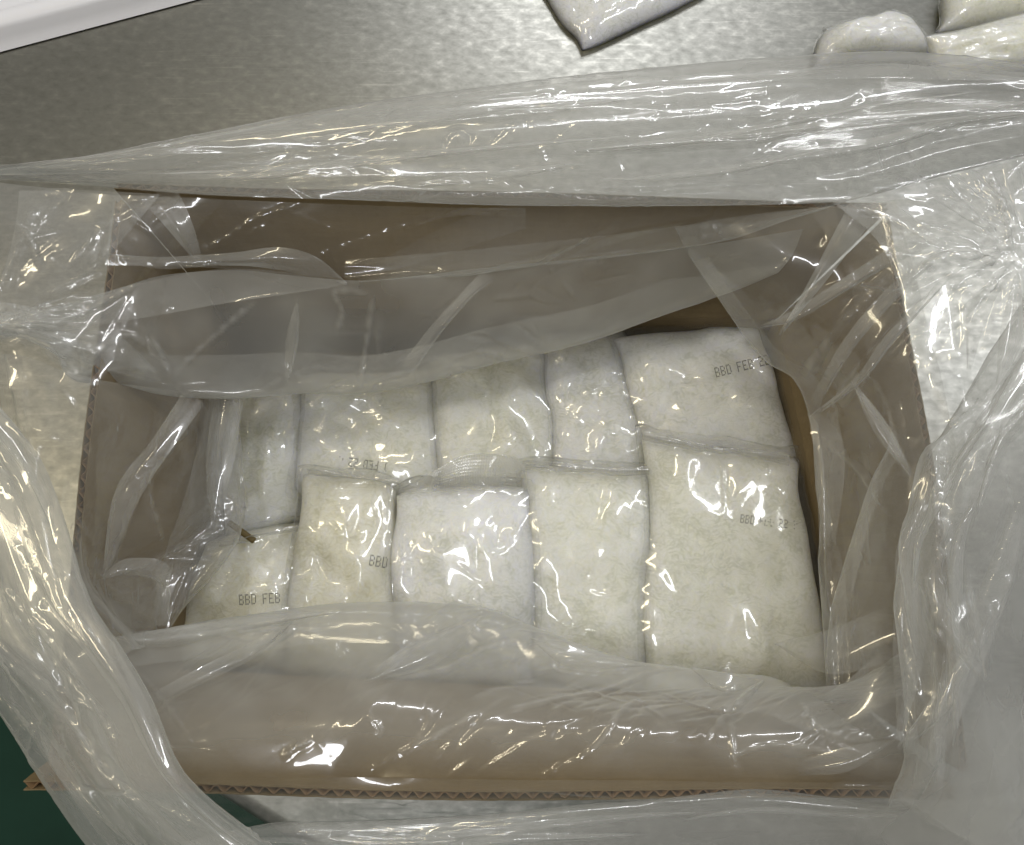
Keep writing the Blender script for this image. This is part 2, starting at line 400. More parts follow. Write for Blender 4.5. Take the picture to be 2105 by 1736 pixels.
def mid_rails(top, bot, zt, zb, t0, t1, dz, k=4, n=40):
    T = arc_resample(at_all([(x, y, zt) for x, y in top]), n); B = arc_resample(at_all([(x, y, zb) for x, y in bot]), n)
    out = []
    for j in range(k):
        t = t0+(t1-t0)*j/(k-1); q = T*(1-t)+B*t; q = q.copy(); q[:, 2] += dz*math.sin(math.pi*j/(k-1)); out.append(q)
    return out

# ------------------------------------------------------------------ carton
RZ = 0.10
BL, BR, FR, FL = at(440, 625, RZ), at(1596, 657, RZ), at(1765, 1445, RZ), at(340, 1375, RZ)
TH = 0.0056
carton = empty('cardboard_carton')
tag(carton, 'open brown corrugated cardboard carton with its flaps spread, lined with plastic', 'carton')
def slab(name, q, nrm, th, mat, parent):
    """a board: quad q (4 world points), thickened along nrm."""
    q = [np.asarray(p, float) for p in q]; n = np.asarray(nrm, float); n = n/np.linalg.norm(n)
    V = q+[p+n*th for p in q]
    return mesh(name, V, [(0, 1, 2, 3), (7, 6, 5, 4), (0, 4, 5, 1), (1, 5, 6, 2), (2, 6, 7, 3), (3, 7, 4, 0)], mat, parent)
cen = (BL+BR+FR+FL)/4
def board(name, A, B, Bo, Ao, lab=None, curl=0.006):
    """corrugated flap from hinge A-B to outer edge Ao-Bo: two liners and a wavy core open at the outer edge."""
    A, B, Ao, Bo = map(np.asarray, (A, B, Ao, Bo))
    n = np.cross(B-A, Ao-A); n /= np.linalg.norm(n)
    if np.dot(n, (A+B)/2-cen) < 0: n = -n           # away from the box centre
    nu, nv = 60, 10; t = 0.0007
    def grid(off, thick):
        V = []; Fc = []
        for s in (0, 1):
            for i in range(nu+1):
                for j in range(nv+1):
                    u, v = i/nu, j/nv
                    p = (A*(1-u)+B*u)*(1-v)+(Ao*(1-u)+Bo*u)*v
                    p = p + n*(off+thick*s) + n*(curl*math.sin(u*math.pi)*v*v + 0.0012*math.sin(u*9+v*3)*v + 0.00012*math.cos(u*60*math.pi))
                    V.append(p)
        K = (nu+1)*(nv+1); ix = lambda s, i, j: s*K+i*(nv+1)+j
        for i in range(nu):
            for j in range(nv):
                Fc.append((ix(0, i, j), ix(0, i+1, j), ix(0, i+1, j+1), ix(0, i, j+1)))
                Fc.append((ix(1, i, j+1), ix(1, i+1, j+1), ix(1, i+1, j), ix(1, i, j)))
            for j in (0, nv): Fc.append((ix(0, i, j), ix(1, i, j), ix(1, i+1, j), ix(0, i+1, j)))
        for j in range(nv):
            for i in (0, nu): Fc.append((ix(0, i, j), ix(0, i, j+1), ix(1, i, j+1), ix(1, i, j)))
        return V, Fc
    root = mesh(name, *grid(0, t), M['card'], carton, smooth=False)
    mesh('outer_liner', *grid(TH-t, t), M['card'], root)
    lw = np.linalg.norm(Bo-Ao); per = 0.0088; cnt = int(lw/per*14); jit = [random.uniform(0.75, 1.0) for _ in range(400)]
    V, Fc = [], []
    for i in range(cnt+1):
        u = i/cnt; o = TH/2 + (TH/2-t)*math.cos(i/14*2*math.pi+0.5*math.sin(i/61.0))*jit[(i//7) % 400] + random.uniform(-1, 1)*0.00012
        for j in range(nv+1):
            v = j/nv*0.998
            p = (A*(1-u)+B*u)*(1-v)+(Ao*(1-u)+Bo*u)*v
            V.append(p + n*(o + curl*math.sin(u*math.pi)*v*v + 0.0012*math.sin(u*9+v*3)*v))
    for i in range(cnt):
        for j in range(nv): a = i*(nv+1)+j; Fc.append((a, a+1, a+nv+2, a+nv+1))
    fo = mesh('fluting', V, Fc, M['flute'], root, smooth=True)
    md = fo.modifiers.new('paper', 'SOLIDIFY'); md.thickness = 0.0006; md.offset = 0
    if lab: root['label'] = lab
    return root
def down(p): return np.array((p[0], p[1], 0.003))
for nm, a, b in (('wall', BL, BR), ('wall', BR, FR), ('wall', FR, FL), ('wall', FL, BL)):
    nrm = np.cross(b-a, (0, 0, 1.0)); nrm = nrm if np.dot(nrm, (a+b)/2-cen) > 0 else -nrm
    slab('wall', [a, b, down(b), down(a)], nrm, TH, M['card'], carton)
slab('bottom', [down(BL), down(BR), down(FR), down(FL)], (0, 0, -1), 0.002, M['card'], carton)
up = lambda p: p+np.array((0, 0, 0.0005))
board('flap', up(BL), up(BR), at(1826, 428, .205), at(234, 388, .205), 'back flap standing upright', curl=0.0)
board('flap', up(BR), up(FR), at(1975, 1585, .205), at(1814, 450, .21), 'right flap leaning outward')
board('flap', up(FR), up(FL), at(48, 1606, .20), at(1965, 1622, .20), 'front flap with its open flutes towards the camera', curl=0.002)
board('flap', up(FL), up(BL), at(250, 410, .21), at(118, 1560, .188), 'left flap leaning outward', curl=0.001)

# ------------------------------------------------------------------ pouches
def pillow(quad, z4, thick, seed, nu=40, nv=40, lump=0.003, pw=0.42, inset=0.0, zshift=0.0, bf=0.9, seam=0.0):
    """closed pillow: top and bottom sheets over a pixel quad (TL,TR,BR,BL) at heights z4 of its seam."""
    r = np.random.default_rng(seed)
    c = np.array([at(q[0], q[1], z) for q, z in zip(quad, z4)])
    u = np.linspace(0, 1, nu)[:, None, None]; v = np.linspace(0, 1, nv)[None, :, None]
    uu = u*(1-2*inset)+inset; vv = v*(1-2*inset)+inset
    base = (c[0]*(1-uu)+c[1]*uu)*(1-vv)+(c[3]*(1-uu)+c[2]*uu)*vv
    # round corners and wobbling edges
    U, V = np.broadcast_arrays(u[..., 0]*2-1, v[..., 0]*2-1)
    ctr = c.mean(0)
    rad = np.clip((np.abs(U)**6+np.abs(V)**6), 0, 2)
    base = ctr + (base-ctr)*(1-0.045*np.clip(rad-1, 0, 1))[..., None]
    wob = smooth2(facets(nu, nv, 1, 1, 0.3, 0.3, r), 3)*0.0055
    # pillow pack: wide at the sealed ends, drawn in just below them, bulging in the middle
    e1, e2 = (V+1)/2, (1-V)/2
    wst = 1+0.03*np.exp(-(e1/0.05)**2)+0.03*np.exp(-(e2/0.05)**2)-0.035*np.exp(-((e1-0.16)/0.10)**2)-0.035*np.exp(-((e2-0.16)/0.10)**2)+0.045
    axis = base[nu//2:nu//2+1]*0.5+base[(nu-1)//2:(nu-1)//2+1]*0.5
    base = axis+(base-axis)*wst[..., None]
    nrm = np.cross(c[1]-c[0], c[3]-c[0]); nrm /= np.linalg.norm(nrm); nrm = nrm if nrm[2] > 0 else -nrm
    edge = np.maximum(np.abs(U), np.abs(V))**6
    d2 = base-ctr; d2 /= np.maximum(np.linalg.norm(d2, axis=2, keepdims=True), 1e-9)
    base = base + d2*(wob*edge)[..., None]
    prof = np.clip(1-np.abs(U)**3.0, 0, 1)**pw*np.clip(1-np.abs(V)**3.0, 0, 1)**(pw*1.5)
    lm = smooth2(facets(nu, nv, 1, 1, 0.3, 0.3, r), 4)*lump + smooth2(facets(nu, nv, 1, 1, 0.1, 0.1, r), 2)*lump*0.35
    base = base + nrm*(thick*0.5*seam)
    top = base + nrm*((thick*0.5)*(1-seam)*prof + lm*prof + zshift)[..., None]
    bot = base - nrm*((thick*0.5)*prof*(bf+seam))[..., None]
    return top, bot, base, nrm
def grid_mesh(name, top, bot, mat, parent):
    nu, nv = top.shape[:2]; idx = np.arange(nu*nv).reshape(nu, nv)
    V = np.vstack([top.reshape(-1, 3), bot.reshape(-1, 3)])
    f = np.stack([idx[:-1, :-1], idx[:-1, 1:], idx[1:, 1:], idx[1:, :-1]], -1).reshape(-1, 4)
    K = nu*nv; f2 = np.stack([idx[:-1, :-1], idx[1:, :-1], idx[1:, 1:], idx[:-1, 1:]], -1).reshape(-1, 4)+K
    o = mesh(name, V, np.vstack([f, f2]), mat, parent, smooth=True)
    bm = bmesh.new(); bm.from_mesh(o.data); bmesh.ops.remove_doubles(bm, verts=bm.verts, dist=1e-5)
    bmesh.ops.recalc_face_normals(bm, faces=bm.faces); bm.to_mesh(o.data); bm.free()
    return o
GLYPH = {'B': ["1110", "1001", "1001", "1110", "1001", "1001", "1110"], 'D': ["1110", "1001", "1001", "1001", "1001", "1001", "1110"],
         'F': ["1111", "1000", "1000", "1110", "1000", "1000", "1000"], 'E': ["1111", "1000", "1000", "1110", "1000", "1000", "1111"],
         '2': ["1110", "0001", "0001", "0110", "1000", "1000", "1111"], ' ': ["0000"]*7, ')': ["0100", "0010", "0010", "0010", "0010", "0010", "0100"],
         'f': ["1000", "1000", "1000", "1110", "1000", "0000", "0000"], 'b': ["0000", "1000", "1000", "1001", "0000", "1000", "1110"]}
def date_print(target, parent, text, x, y, dx, dy, hgt, fade=None):
    """ink-jet dots: text starts at pixel (x,y) (top left of the writing), advances along (dx,dy), letters hgt pixels tall."""
    me = target.data; bvh = BVHTree.FromPolygons([v.co.copy() for v in me.vertices], [tuple(p.vertices) for p in me.polygons])
    L = math.hypot(dx, dy); ex = np.array((dx, dy))/L; ey = np.array((-ex[1], ex[0]))
    cw = hgt*0.115; ch = hgt/7; V, Fc = [], []; pen = 0.0
    for k, g in enumerate(text):
        for r_, row in enumerate(GLYPH[g]):
            for c_, bit in enumerate(row):
                if bit != '1': continue
                if fade and random.random() < fade[min(k, len(fade)-1)]: continue
                s = np.array((x, y)) + ex*(pen+c_*cw) + ey*(r_*ch)
                qs = []
                for a, b in ((-.3, -.42), (.3, -.42), (.3, .42), (-.3, .42)):
                    p = s+ex*a*cw+ey*b*ch; d = ray(*p); d = d/np.linalg.norm(d)
                    h = bvh.ray_cast(Vector(CAM), Vector(d))
                    if h[0] is None: qs = None; break
                    nn = h[1] if h[1].dot(Vector(d)) < 0 else -h[1]
                    qs.append(h[0]+nn*0.0004)
                if qs:
                    b0 = len(V); V += [tuple(q) for q in qs]; Fc.append((b0, b0+1, b0+2, b0+3))
        pen += cw*(5.0 if g != ' ' else 4.2)
    return mesh('date_print', V, Fc, M['ink'], parent)
def wrap_grid(base, top, nrm, seed, grow, lift, big, fine):
    r = np.random.default_rng(seed+100); nu, nv = top.shape[:2]
    ctr = base.mean((0, 1)); lu = np.linalg.norm(base[-1, nv//2]-base[0, nv//2]); lv = np.linalg.norm(base[nu//2, -1]-base[nu//2, 0])
    H = big*(1+facets(nu, nv, lu, lv, 0.045, 0.035, r))*0.6+fine*0.5*(1+facets(nu, nv, lu, lv, 0.014, 0.014, r))*np.clip(lownoise(nu, nv, lu, lv, 0.03, r)*2-0.8, 0, 1)
    m = np.clip(lownoise(nu, nv, lu, lv, 0.025, r)*2.4-0.7, 0.05, 1)
    H = smooth2(H, 1)+np.abs(creases(nu, nv, lu, lv, r, 34, 0.022, 0.0009, 0.0020, 1.2, 1.0))*m
    ee = np.linspace(0, lv, nv)[None]; uu = np.linspace(0, lu, nu)[:, None]; ph = r.uniform(0, 6)
    tw = np.abs(np.sin(uu*math.pi/0.013+ph+1.3*np.sin(uu*90)+ee*r.uniform(-25, 25)))
    H = H + 0.0010*tw*(np.exp(-ee/0.012)+np.exp(-(lv-ee)/0.012)) + 0.0009*np.abs(np.sin(ee*math.pi/0.016+ph))*(np.exp(-uu/0.007)+np.exp(-(lu-uu)/0.007))
    t = top + (base-ctr)*grow; t = t + nrm*(lift+H)[..., None]
    return t
def resample(G, k):
    nu, nv = G.shape[:2]
    iu = np.linspace(0, nu-1, k); a = np.clip(iu.astype(int), 0, nu-2); f = (iu-a)[:, None, None]
    G = G[a]*(1-f)+G[a+1]*f
    iv = np.linspace(0, nv-1, k); b = np.clip(iv.astype(int), 0, nv-2); g = (iv-b)[None, :, None]
    return G[:, b]*(1-g)+G[:, b+1]*g
def pouch(label, quad, z4, thick, seed, mat='rice', group='noodle pouches packed in the carton', grow=0.09, lump=0.0055, seal=None, res=44, pw=0.38, bf=0.9, seam=0.28):
    root = empty('noodle_pouch'); tag(root, label, 'food pouch', group)
    top, bot, base, nrm = pillow(quad, z4, thick, seed, res, res, lump, pw, bf=bf, seam=seam)
    grid_mesh('filling', top, bot, M[mat], root)
    t2 = resample(top, 110); b2 = resample(base, 110)
    wt = wrap_grid(b2, t2, nrm, seed, grow, 0.0007, 0.0012, 0.0009)
    bt = resample(bot, 110)+(b2-base.mean((0, 1)))*grow-nrm*0.0006
    bt[0], bt[-1], bt[:, 0], bt[:, -1] = wt[0], wt[-1], wt[:, 0], wt[:, -1]
    wr = grid_mesh('wrapper', wt, bt, M['wrap'], root); haze_attr(wr, np.ones(len(wr.data.vertices)))
    return root, wr
def seal_strip(parent, rows, seed):
    film('seal', rows, seed, big=0.0022, fine=0.0006, su=0.02, sv=0.03, mat='seal', cell=0.0011, parent=parent, cr=0.3, emboss=0.00022)

P_ = {}
P_['A'] = pouch('shaded pouch at the left end of the back row, mostly behind a film fold', [(475, 800), (650, 790), (632, 1075), (470, 1125)], (.05, .055, .052, .05), .05, 11)
P_['B'] = pouch('back row pouch with its date print upside down', [(622, 775), (893, 765), (912, 1035), (590, 1035)], (.055, .055, .055, .055), .055, 12)
P_['C'] = pouch('plain pouch in the middle of the back row behind the ribbed seal', [(886, 735), (1120, 715), (1148, 1035), (902, 1040)], (.055, .055, .055, .055), .055, 13)
P_['D'] = pouch('narrow glossy back row pouch left of the large tilted corner pouch', [(1110, 692), (1275, 685), (1352, 1010), (1130, 1035)], (.055, .055, .054, .054), .055, 14, 'rice_cool')
P_['E'] = pouch('tilted pouch with BBD FEB 22 print in the back right corner', [(1256, 695), (1545, 668), (1640, 985), (1330, 985)], (.068, .068, .064, .064), .055, 15, 'rice_cool')
P_['F'] = pouch('front row pouch at the left end with BBD FEB print', [(440, 1120), (640, 1075), (625, 1385), (348, 1375)], (.055, .055, .055, .055), .055, 16, 'rice_warm')
P_['G'] = pouch('cream front row pouch with BBD print near its right edge', [(628, 965), (820, 990), (832, 1400), (585, 1395)], (.072, .072, .058, .058), .055, 17, 'rice_warm')
P_['H'] = pouch('white front row pouch with the ribbed clear seal on top', [(815, 1003), (1085, 1005), (1094, 1410), (812, 1402)], (.078, .078, .06, .06), .055, 18, 'rice_cool')
P_['I'] = pouch('front row pouch between the ribbed seal pouch and the largest one', [(1070, 955), (1335, 968), (1335, 1420), (1080, 1400)], (.074, .074, .058, .058), .055, 19)
P_['J'] = pouch('largest pouch at the front right with faded BBD FEB 22 print', [(1322, 895), (1625, 945), (1705, 1440), (1322, 1460)], (.08, .08, .062, .062), .055, 20)
date_print(P_['E'][1], P_['E'][0], 'BBD FEB 22', 1468, 757, 96, -24, 21, [0]*8+[.05, .1])
date_print(P_['F'][1], P_['F'][0], 'BBD FEB', 492, 1223, 78, -4, 22, [0.03]*7)
date_print(P_['G'][1], P_['G'][0], 'BBD', 762, 1141, 30, 5, 23, [0.03]*3)
date_print(P_['B'][1], P_['B'][0], ') FEB 22 2', 795, 968, -120, -16, 19, [.2, 0, .05, .05, .05, .05, .05, .05, 0, .75])
date_print(P_['J'][1], P_['J'][0], 'BBD fbb 22 2', 1523, 1058, 85, 10, 18, [0, 0, .0, 0, .1, .3, .4, .0, .0, .0, 0, .5])
seal_strip(P_['H'][0], [[(835, 1000, .10), (900, 962, .104), (950, 936, .106), (1010, 932, .108), (1060, 940, .106), (1078, 958, .102)],
                        [(822, 1006, .098), (900, 990, .1), (960, 975, .102), (1020, 972, .102), (1060, 978, .1), (1080, 985, .098)],
                        [(818, 1012, .094), (900, 1009, .096), (960, 1007, .096), (1020, 1006, .096), (1060, 1008, .095), (1084, 1010, .092)]], 55)
def end_seal(key, a, b, up, z, seed):
    """flat crimped end of a pouch lying over its neighbours: from pixel a to pixel b, up pixels wide."""
    a, b = np.array(a, float), np.array(b, float); r = np.random.default_rng(seed); rows = []
    for k, (t, dz) in enumerate(((1.0, 0.004), (0.5, 0.003), (0.0, -0.002))):
        pts = []
        for q in np.linspace(0, 1, 6):
            p = a*(1-q)+b*q; pts.append((p[0]+r.normal(0, 1.5), p[1]-up*t*(1+0.25*math.sin(q*7+seed))+r.normal(0, 1.2), z+dz+r.normal(0, 0.0008)))
        rows.append(pts)
    seal_strip(P_[key][0], rows, seed)
end_seal('G', (632, 974), (818, 996), 11, .092, 56)
end_seal('I', (1072, 966), (1332, 978), 18, .093, 57)
end_seal('J', (1322, 905), (1622, 956), 18, .10, 58)
end_seal('F', (450, 1128), (630, 1090), 14, .082, 59)
# plain dark brown rod in the gap at the left
def rod(name, a, b, r, mat):
    a, b = np.asarray(a), np.asarray(b); d = (b-a)/np.linalg.norm(b-a); s = np.cross(d, (0, 0, 1)); s /= np.linalg.norm(s); t = np.cross(s, d)
    V, Fc = [], []; K = 10
    for e, (p, rr) in enumerate(((a, r*.8), (a+d*r*.3, r), (b-d*r*.3, r), (b, r*.8))):
        for k in range(K):
            an = 2*math.pi*k/K; V.append(p+(s*math.cos(an)*1.2+t*math.sin(an)*.6)*rr)
    for e in range(3):
        for k in range(K): Fc.append((e*K+k, e*K+(k+1) % K, (e+1)*K+(k+1) % K, (e+1)*K+k))
    Fc.append(tuple(range(K))[::-1]); Fc.append(tuple(range(3*K, 4*K)))
    return mesh(name, V, Fc, mat, smooth=True)
tag(rod('brown_strip', at(470, 1073, .086), at(523, 1112, .083), .0019, M['dark_strip']), 'short dark brown strip lying across the gap at the left', 'strip')

# ------------------------------------------------------------------ things on the table behind
g2 = 'pouches lying loose on the steel table'
pouch('single pouch lying on the steel table behind the plastic roll, casting a shadow', [(1085, -60), (1330, -190), (1500, -45), (1206, 104)], (.004, .004, .004, .004), .036, 31, 'rice_cool', g2, pw=0.5, grow=0.0, bf=0.2, seam=0.0, lump=0.006)
pouch('small pouch with a pointed seal corner at the left of the pile behind the roll', [(1700, 60), (1850, 30), (1925, 120), (1670, 145)], (.007, .007, .007, .007), .05, 32, 'rice_cool', g2, grow=0.03, pw=0.6, bf=0.2, seam=0.0, lump=0.006)
pouch('glossy pouch lying over the others at the right end of the roll', [(1905, 75), (2150, 20), (2240, 130), (1930, 175)], (.03, .035, .03, .012), .045, 33, 'rice', g2, grow=0.03, pw=0.5, bf=0.5, seam=0.1, lump=0.006)
pouch('upper pouch in the far right corner on the steel table', [(1950, -40), (2200, -70), (2260, 60), (1930, 70)], (.008, .008, .008, .008), .06, 34, 'rice', g2, grow=0.03, pw=0.5, bf=0.2, seam=0.0, lump=0.006)

def white_tray():
    # long low tray with a rolled rim; its near edge runs slantwise across the far left corner
    a, b = at(-260, 112, .016), at(500, -88, .016)
    e = (b-a)/np.linalg.norm(b-a); nrm = np.array((-e[1], e[0], 0)); Lw = np.linalg.norm(b-a)
    prof = [(-0.020, -0.0145), (-0.0165, -0.011), (-0.012, -0.006), (-0.009, 0.0), (-0.005, 0.004), (0.002, 0.005), (0.010, 0.003), (0.016, -0.004), (0.02, -0.006), (0.06, -0.008), (0.30, -0.008), (0.30, -0.0145)]
    V, Fc = [], []
    K = len(prof); n = 12
    for i in range(n+1):
        p = a+e*Lw*i/n
        for y, z in prof: q = p+nrm*y; q = q+np.array((0, 0, z)); V.append(q)
    for i in range(n):
        for j in range(K): Fc.append((i*K+j, i*K+(j+1) % K, (i+1)*K+(j+1) % K, (i+1)*K+j))
    Fc.append(tuple(range(K))); Fc.append(tuple(range(n*K, n*K+K))[::-1])
    o = mesh('white_tray', V, Fc, M['white'], smooth=True)
    tag(o, 'white plastic tray with a rounded rim at the far left of the table', 'tray')
    try: o.data.set_sharp_from_angle(angle=math.radians(50))
    except Exception: pass
white_tray()

# ------------------------------------------------------------------ liner bag film
# back roll
RT = [(-120, 372), (0, 348), (200, 318), (400, 280), (700, 225), (1000, 185), (1300, 150), (1600, 120), (1850, 105), (2104, 128), (2250, 150)]
RB = [(-120, 378), (0, 366), (110, 374), (400, 402), (700, 414), (1000, 426), (1300, 429), (1600, 426), (1760, 415), (1930, 368), (2104, 325), (2250, 290)]
film('back_cuff', tube_rails(RT, RB, .235, .225, .38), 1, lines=[[(905, 318), (915, 290), (935, 268), (965, 275), (960, 300)], [(1000, 225), (1100, 205), (1190, 195)],
     [(1200, 242), (1400, 222), (1560, 200), (1600, 180)], [(1000, 300), (1060, 255), (1200, 244)], [(860, 372), (1000, 368), (1100, 385)], [(1150, 388), (1300, 398), (1450, 385), (1600, 385), (1700, 408)],
     [(1665, 255), (1690, 310), (1740, 350)], [(1800, 260), (1805, 310), (1820, 355)], [(1820, 260), (1870, 320), (1905, 400)], [(1740, 350), (1850, 370), (1910, 405)], [(1910, 405), (1990, 360), (2104, 325)],
     [(1840, 260), (2000, 256), (2104, 240)], [(60, 352), (350, 300), (560, 262), (800, 262)], [(300, 345), (560, 310), (700, 300)], [(600, 250), (1000, 205), (1500, 160), (1800, 140)]], big=0.0026, fine=0.0005, su=0.30, sv=0.022, cr=0.9, crlen=0.10, crspread=0.3, crh=0.0010, mat='cuff', closed=True, world=True)
film('back_cuff_layer', mid_rails(RT, RB, .235, .225, 0.12, 0.98, .006), 2, big=0.004, fine=0.0005, su=0.25, sv=0.022, cr=0.4, crlen=0.13, crspread=0.2, mat='cuff', world=True)
film('back_cuff_layer', mid_rails(RT, RB, .24, .228, 0.02, 0.6, .008), 42, big=0.003, fine=0.0005, su=0.25, sv=0.018, cr=0.4, crlen=0.12, crspread=0.15, mat='film', world=True)
# back drapes, each folded back on itself at the hem
HA = [(-60, 668, .225), (160, 612, .21), (325, 566, .205), (450, 546, .2), (590, 561, .195), (710, 581, .19), (1050, 554, .19), (1300, 526, .19), (1490, 497, .195), (1620, 455, .205), (1740, 420, .215)]
def shift(P, dx, dy, dz): return [(x+dx, y+dy, z+dz) for x, y, z in P]
HA2 = [(706, 584, .19), (800, 577, .19), (930, 566, .19), (1050, 554, .19), (1300, 526, .19), (1490, 497, .195), (1620, 455, .205), (1740, 420, .215)]
film('back_drape', [[(704, 578, .194), (775, 540, .202), (900, 472, .215), (1050, 420, .225), (1300, 416, .225), (1490, 416, .225), (1620, 412, .225), (1745, 400, .225)],
                    [(705, 581, .192), (788, 558, .196), (915, 520, .205), (1050, 490, .21), (1300, 472, .21), (1490, 460, .212), (1620, 435, .216), (1742, 410, .22)],
                    HA2, shift(HA2, 0, -10, -.007), shift(HA2, 5, -50, -.004)], 3, big=0.0025, fine=0.0005, su=0.12, sv=0.03, cr=0.3, crlen=0.06, mat='cuff', fade=(.04, 0, .02, 0),
     lines=[[(1100, 550), (1200, 500), (1300, 440)], [(1440, 500), (1450, 470), (1470, 440)], [(1490, 497), (1470, 450), (1480, 420)]])
film('back_sheet', [[(235, 402, .235), (400, 408, .233), (620, 416, .23), (850, 424, .228), (1080, 428, .226)],
                    [(225, 470, .228), (400, 470, .224), (620, 470, .22), (850, 460, .216), (1080, 450, .216)],
                    [(215, 545, .22), (400, 548, .212), (620, 566, .2), (780, 560, .196), (1080, 470, .21)]], 27, big=0.003, fine=0.0005, su=0.07, sv=0.05, cr=0.3, hm=0.35,
     lines=[([(402, 525), (470, 488), (530, 450), (640, 412)], .0018, 10), ([(596, 560), (650, 530), (760, 490), (850, 460), (950, 425)], .0018, 10), [(330, 556), (400, 549), (455, 545)], [(500, 490), (540, 465), (530, 485)]])
film('left_band', [[(-40, 664, .232), (120, 626, .226), (280, 583, .216), (450, 553, .208), (595, 560, .2), (712, 584, .193)],
                   [(-40, 680, .23), (130, 652, .222), (290, 620, .212), (450, 590, .204), (595, 578, .198), (712, 585, .192)],
                   [(-40, 695, .226), (140, 676, .218), (300, 652, .208), (450, 625, .2), (595, 603, .196), (712, 586, .191)]], 28, big=0.002, fine=0.0004, su=0.09, sv=0.02, cr=0.4, mat='cuff',
     lines=[[(100, 672), (190, 635), (250, 605), (300, 575)], [(320, 570), (420, 553), (470, 548)]])
film('twisted_pleat', [[(212, 521, .222), (330, 528, .222), (480, 518, .222), (575, 508, .222), (650, 528, .218), (712, 580, .205)],
                       [(212, 524, .222), (330, 538, .222), (480, 536, .222), (575, 535, .22), (650, 550, .215), (712, 582, .205)],
                       [(212, 527, .22), (330, 552, .22), (480, 545, .216), (575, 556, .212), (650, 570, .21), (712, 584, .203)]], 4, big=0.001, fine=0.0006, su=0.03, sv=0.01, mat='cuff')
HB = [(-60, 690, .225), (75, 712, .215), (150, 776, .205), (250, 790, .185), (340, 804, .165), (480, 803, .15), (600, 799, .14), (740, 806, .135), (860, 786, .135), (1000, 748, .135), (1200, 705, .135), (1350, 656, .14), (1480, 612, .15), (1600, 560, .165)]
film('inner_drape', [[(-60, 655, .23), (75, 640, .225), (150, 620, .22), (250, 590, .215), (340, 565, .21), (480, 555, .205), (600, 565, .2), (740, 575, .195), (860, 565, .192), (1000, 550, .19), (1200, 530, .19), (1350, 515, .19), (1480, 500, .19), (1650, 470, .195)],
                     [(-60, 672, .232), (75, 675, .225), (150, 690, .215), (250, 690, .205), (340, 690, .192), (480, 680, .18), (600, 680, .17), (740, 690, .165), (860, 675, .165), (1000, 650, .163), (1200, 620, .163), (1350, 590, .165), (1480, 560, .17), (1630, 520, .18)],
                     HB, shift(HB, 3, -12, -.008), shift(HB, 5, -75, -.004)], 5, big=0.004, fine=0.0006, su=0.09, sv=0.06, cr=0.9, mat='dense',
     lines=[[(100, 672), (200, 625), (300, 575)], [(355, 775), (420, 710), (480, 660), (530, 615)], [(150, 690), (170, 740), (165, 770)], [(165, 760), (250, 690), (310, 715)], [(310, 690), (350, 770)],
            [(145, 772), (270, 755), (330, 765)], [(690, 690), (705, 640), (690, 600), (770, 605)], [(740, 800), (755, 700), (770, 600)]], radial=((-20, 680, .22), .003, 16, .08))
# left: sheet over the left flap, and the fold hanging inside it
film('left_sheet', [[(-80, 372, .24), (-80, 450, .25), (-80, 560, .25), (-80, 660, .24)],
                    [(60, 380, .242), (40, 460, .25), (20, 560, .248), (-10, 650, .24)],
                    [(180, 390, .24), (160, 470, .238), (110, 560, .235), (60, 640, .235)],
                    [(330, 400, .236), (262, 480, .23), (200, 555, .226), (130, 615, .226)]], 6, big=0.005, fine=0.0015, su=0.05, sv=0.05, mat='cuff', cr=0.5, lines=[[(0, 600), (45, 490), (60, 480)], [(80, 400), (160, 385)], [(50, 490), (110, 430), (150, 390)], [(250, 480), (180, 560), (80, 610)]])
film('left_drape', [[(-90, 730, .21), (-60, 900, .21), (-60, 1060, .21), (0, 1220, .2), (110, 1400, .19)],
                    [(40, 730, .235), (40, 900, .235), (30, 1060, .235), (90, 1220, .23), (220, 1370, .215)],
                    [(175, 775, .225), (150, 900, .228), (135, 1050, .226), (170, 1200, .218), (280, 1330, .195)],
                    [(340, 800, .17), (300, 930, .175), (240, 1050, .18), (205, 1190, .18), (310, 1320, .165)],
                    [(440, 805, .14), (415, 930, .14), (380, 1050, .145), (330, 1170, .14), (330, 1300, .14)],
                    [(500, 806, .118), (496, 930, .112), (484, 1050, .112), (455, 1135, .112), (365, 1262, .118)],
                    [(490, 808, .11), (484, 930, .105), (470, 1050, .105), (440, 1135, .105), (352, 1262, .112)],
                    [(430, 808, .125), (405, 930, .125), (370, 1050, .12), (340, 1135, .118), (320, 1262, .12)]], 8, big=0.006, fine=0.001, su=0.10, sv=0.04, cr=0.8, crlen=0.07,
     lines=[([(400, 830), (330, 930), (260, 1020), (210, 1190)], .004, 22), [(205, 1190), (300, 1160), (400, 1110), (475, 1085)], [(205, 1190), (230, 1140)], ([(460, 830), (440, 950), (450, 1080)], .002, 14), [(60, 960), (55, 850), (45, 740)], ([(330, 830), (300, 1000), (330, 1120)], .002, 14)])
film('left_pleat', [[(188, 1150, .205), (215, 1200, .2), (200, 1255, .19), (235, 1305, .175)],
                    [(290, 1150, .185), (300, 1200, .185), (300, 1240, .178), (290, 1290, .165)],
                    [(345, 1160, .17), (352, 1215, .165), (345, 1250, .16), (342, 1285, .155)],
                    [(320, 1165, .16), (320, 1210, .155), (310, 1260, .15), (320, 1285, .15)]], 9, big=0.004, fine=0.0015, su=0.025, sv=0.02, fade=(.02, 0, .02, 0))
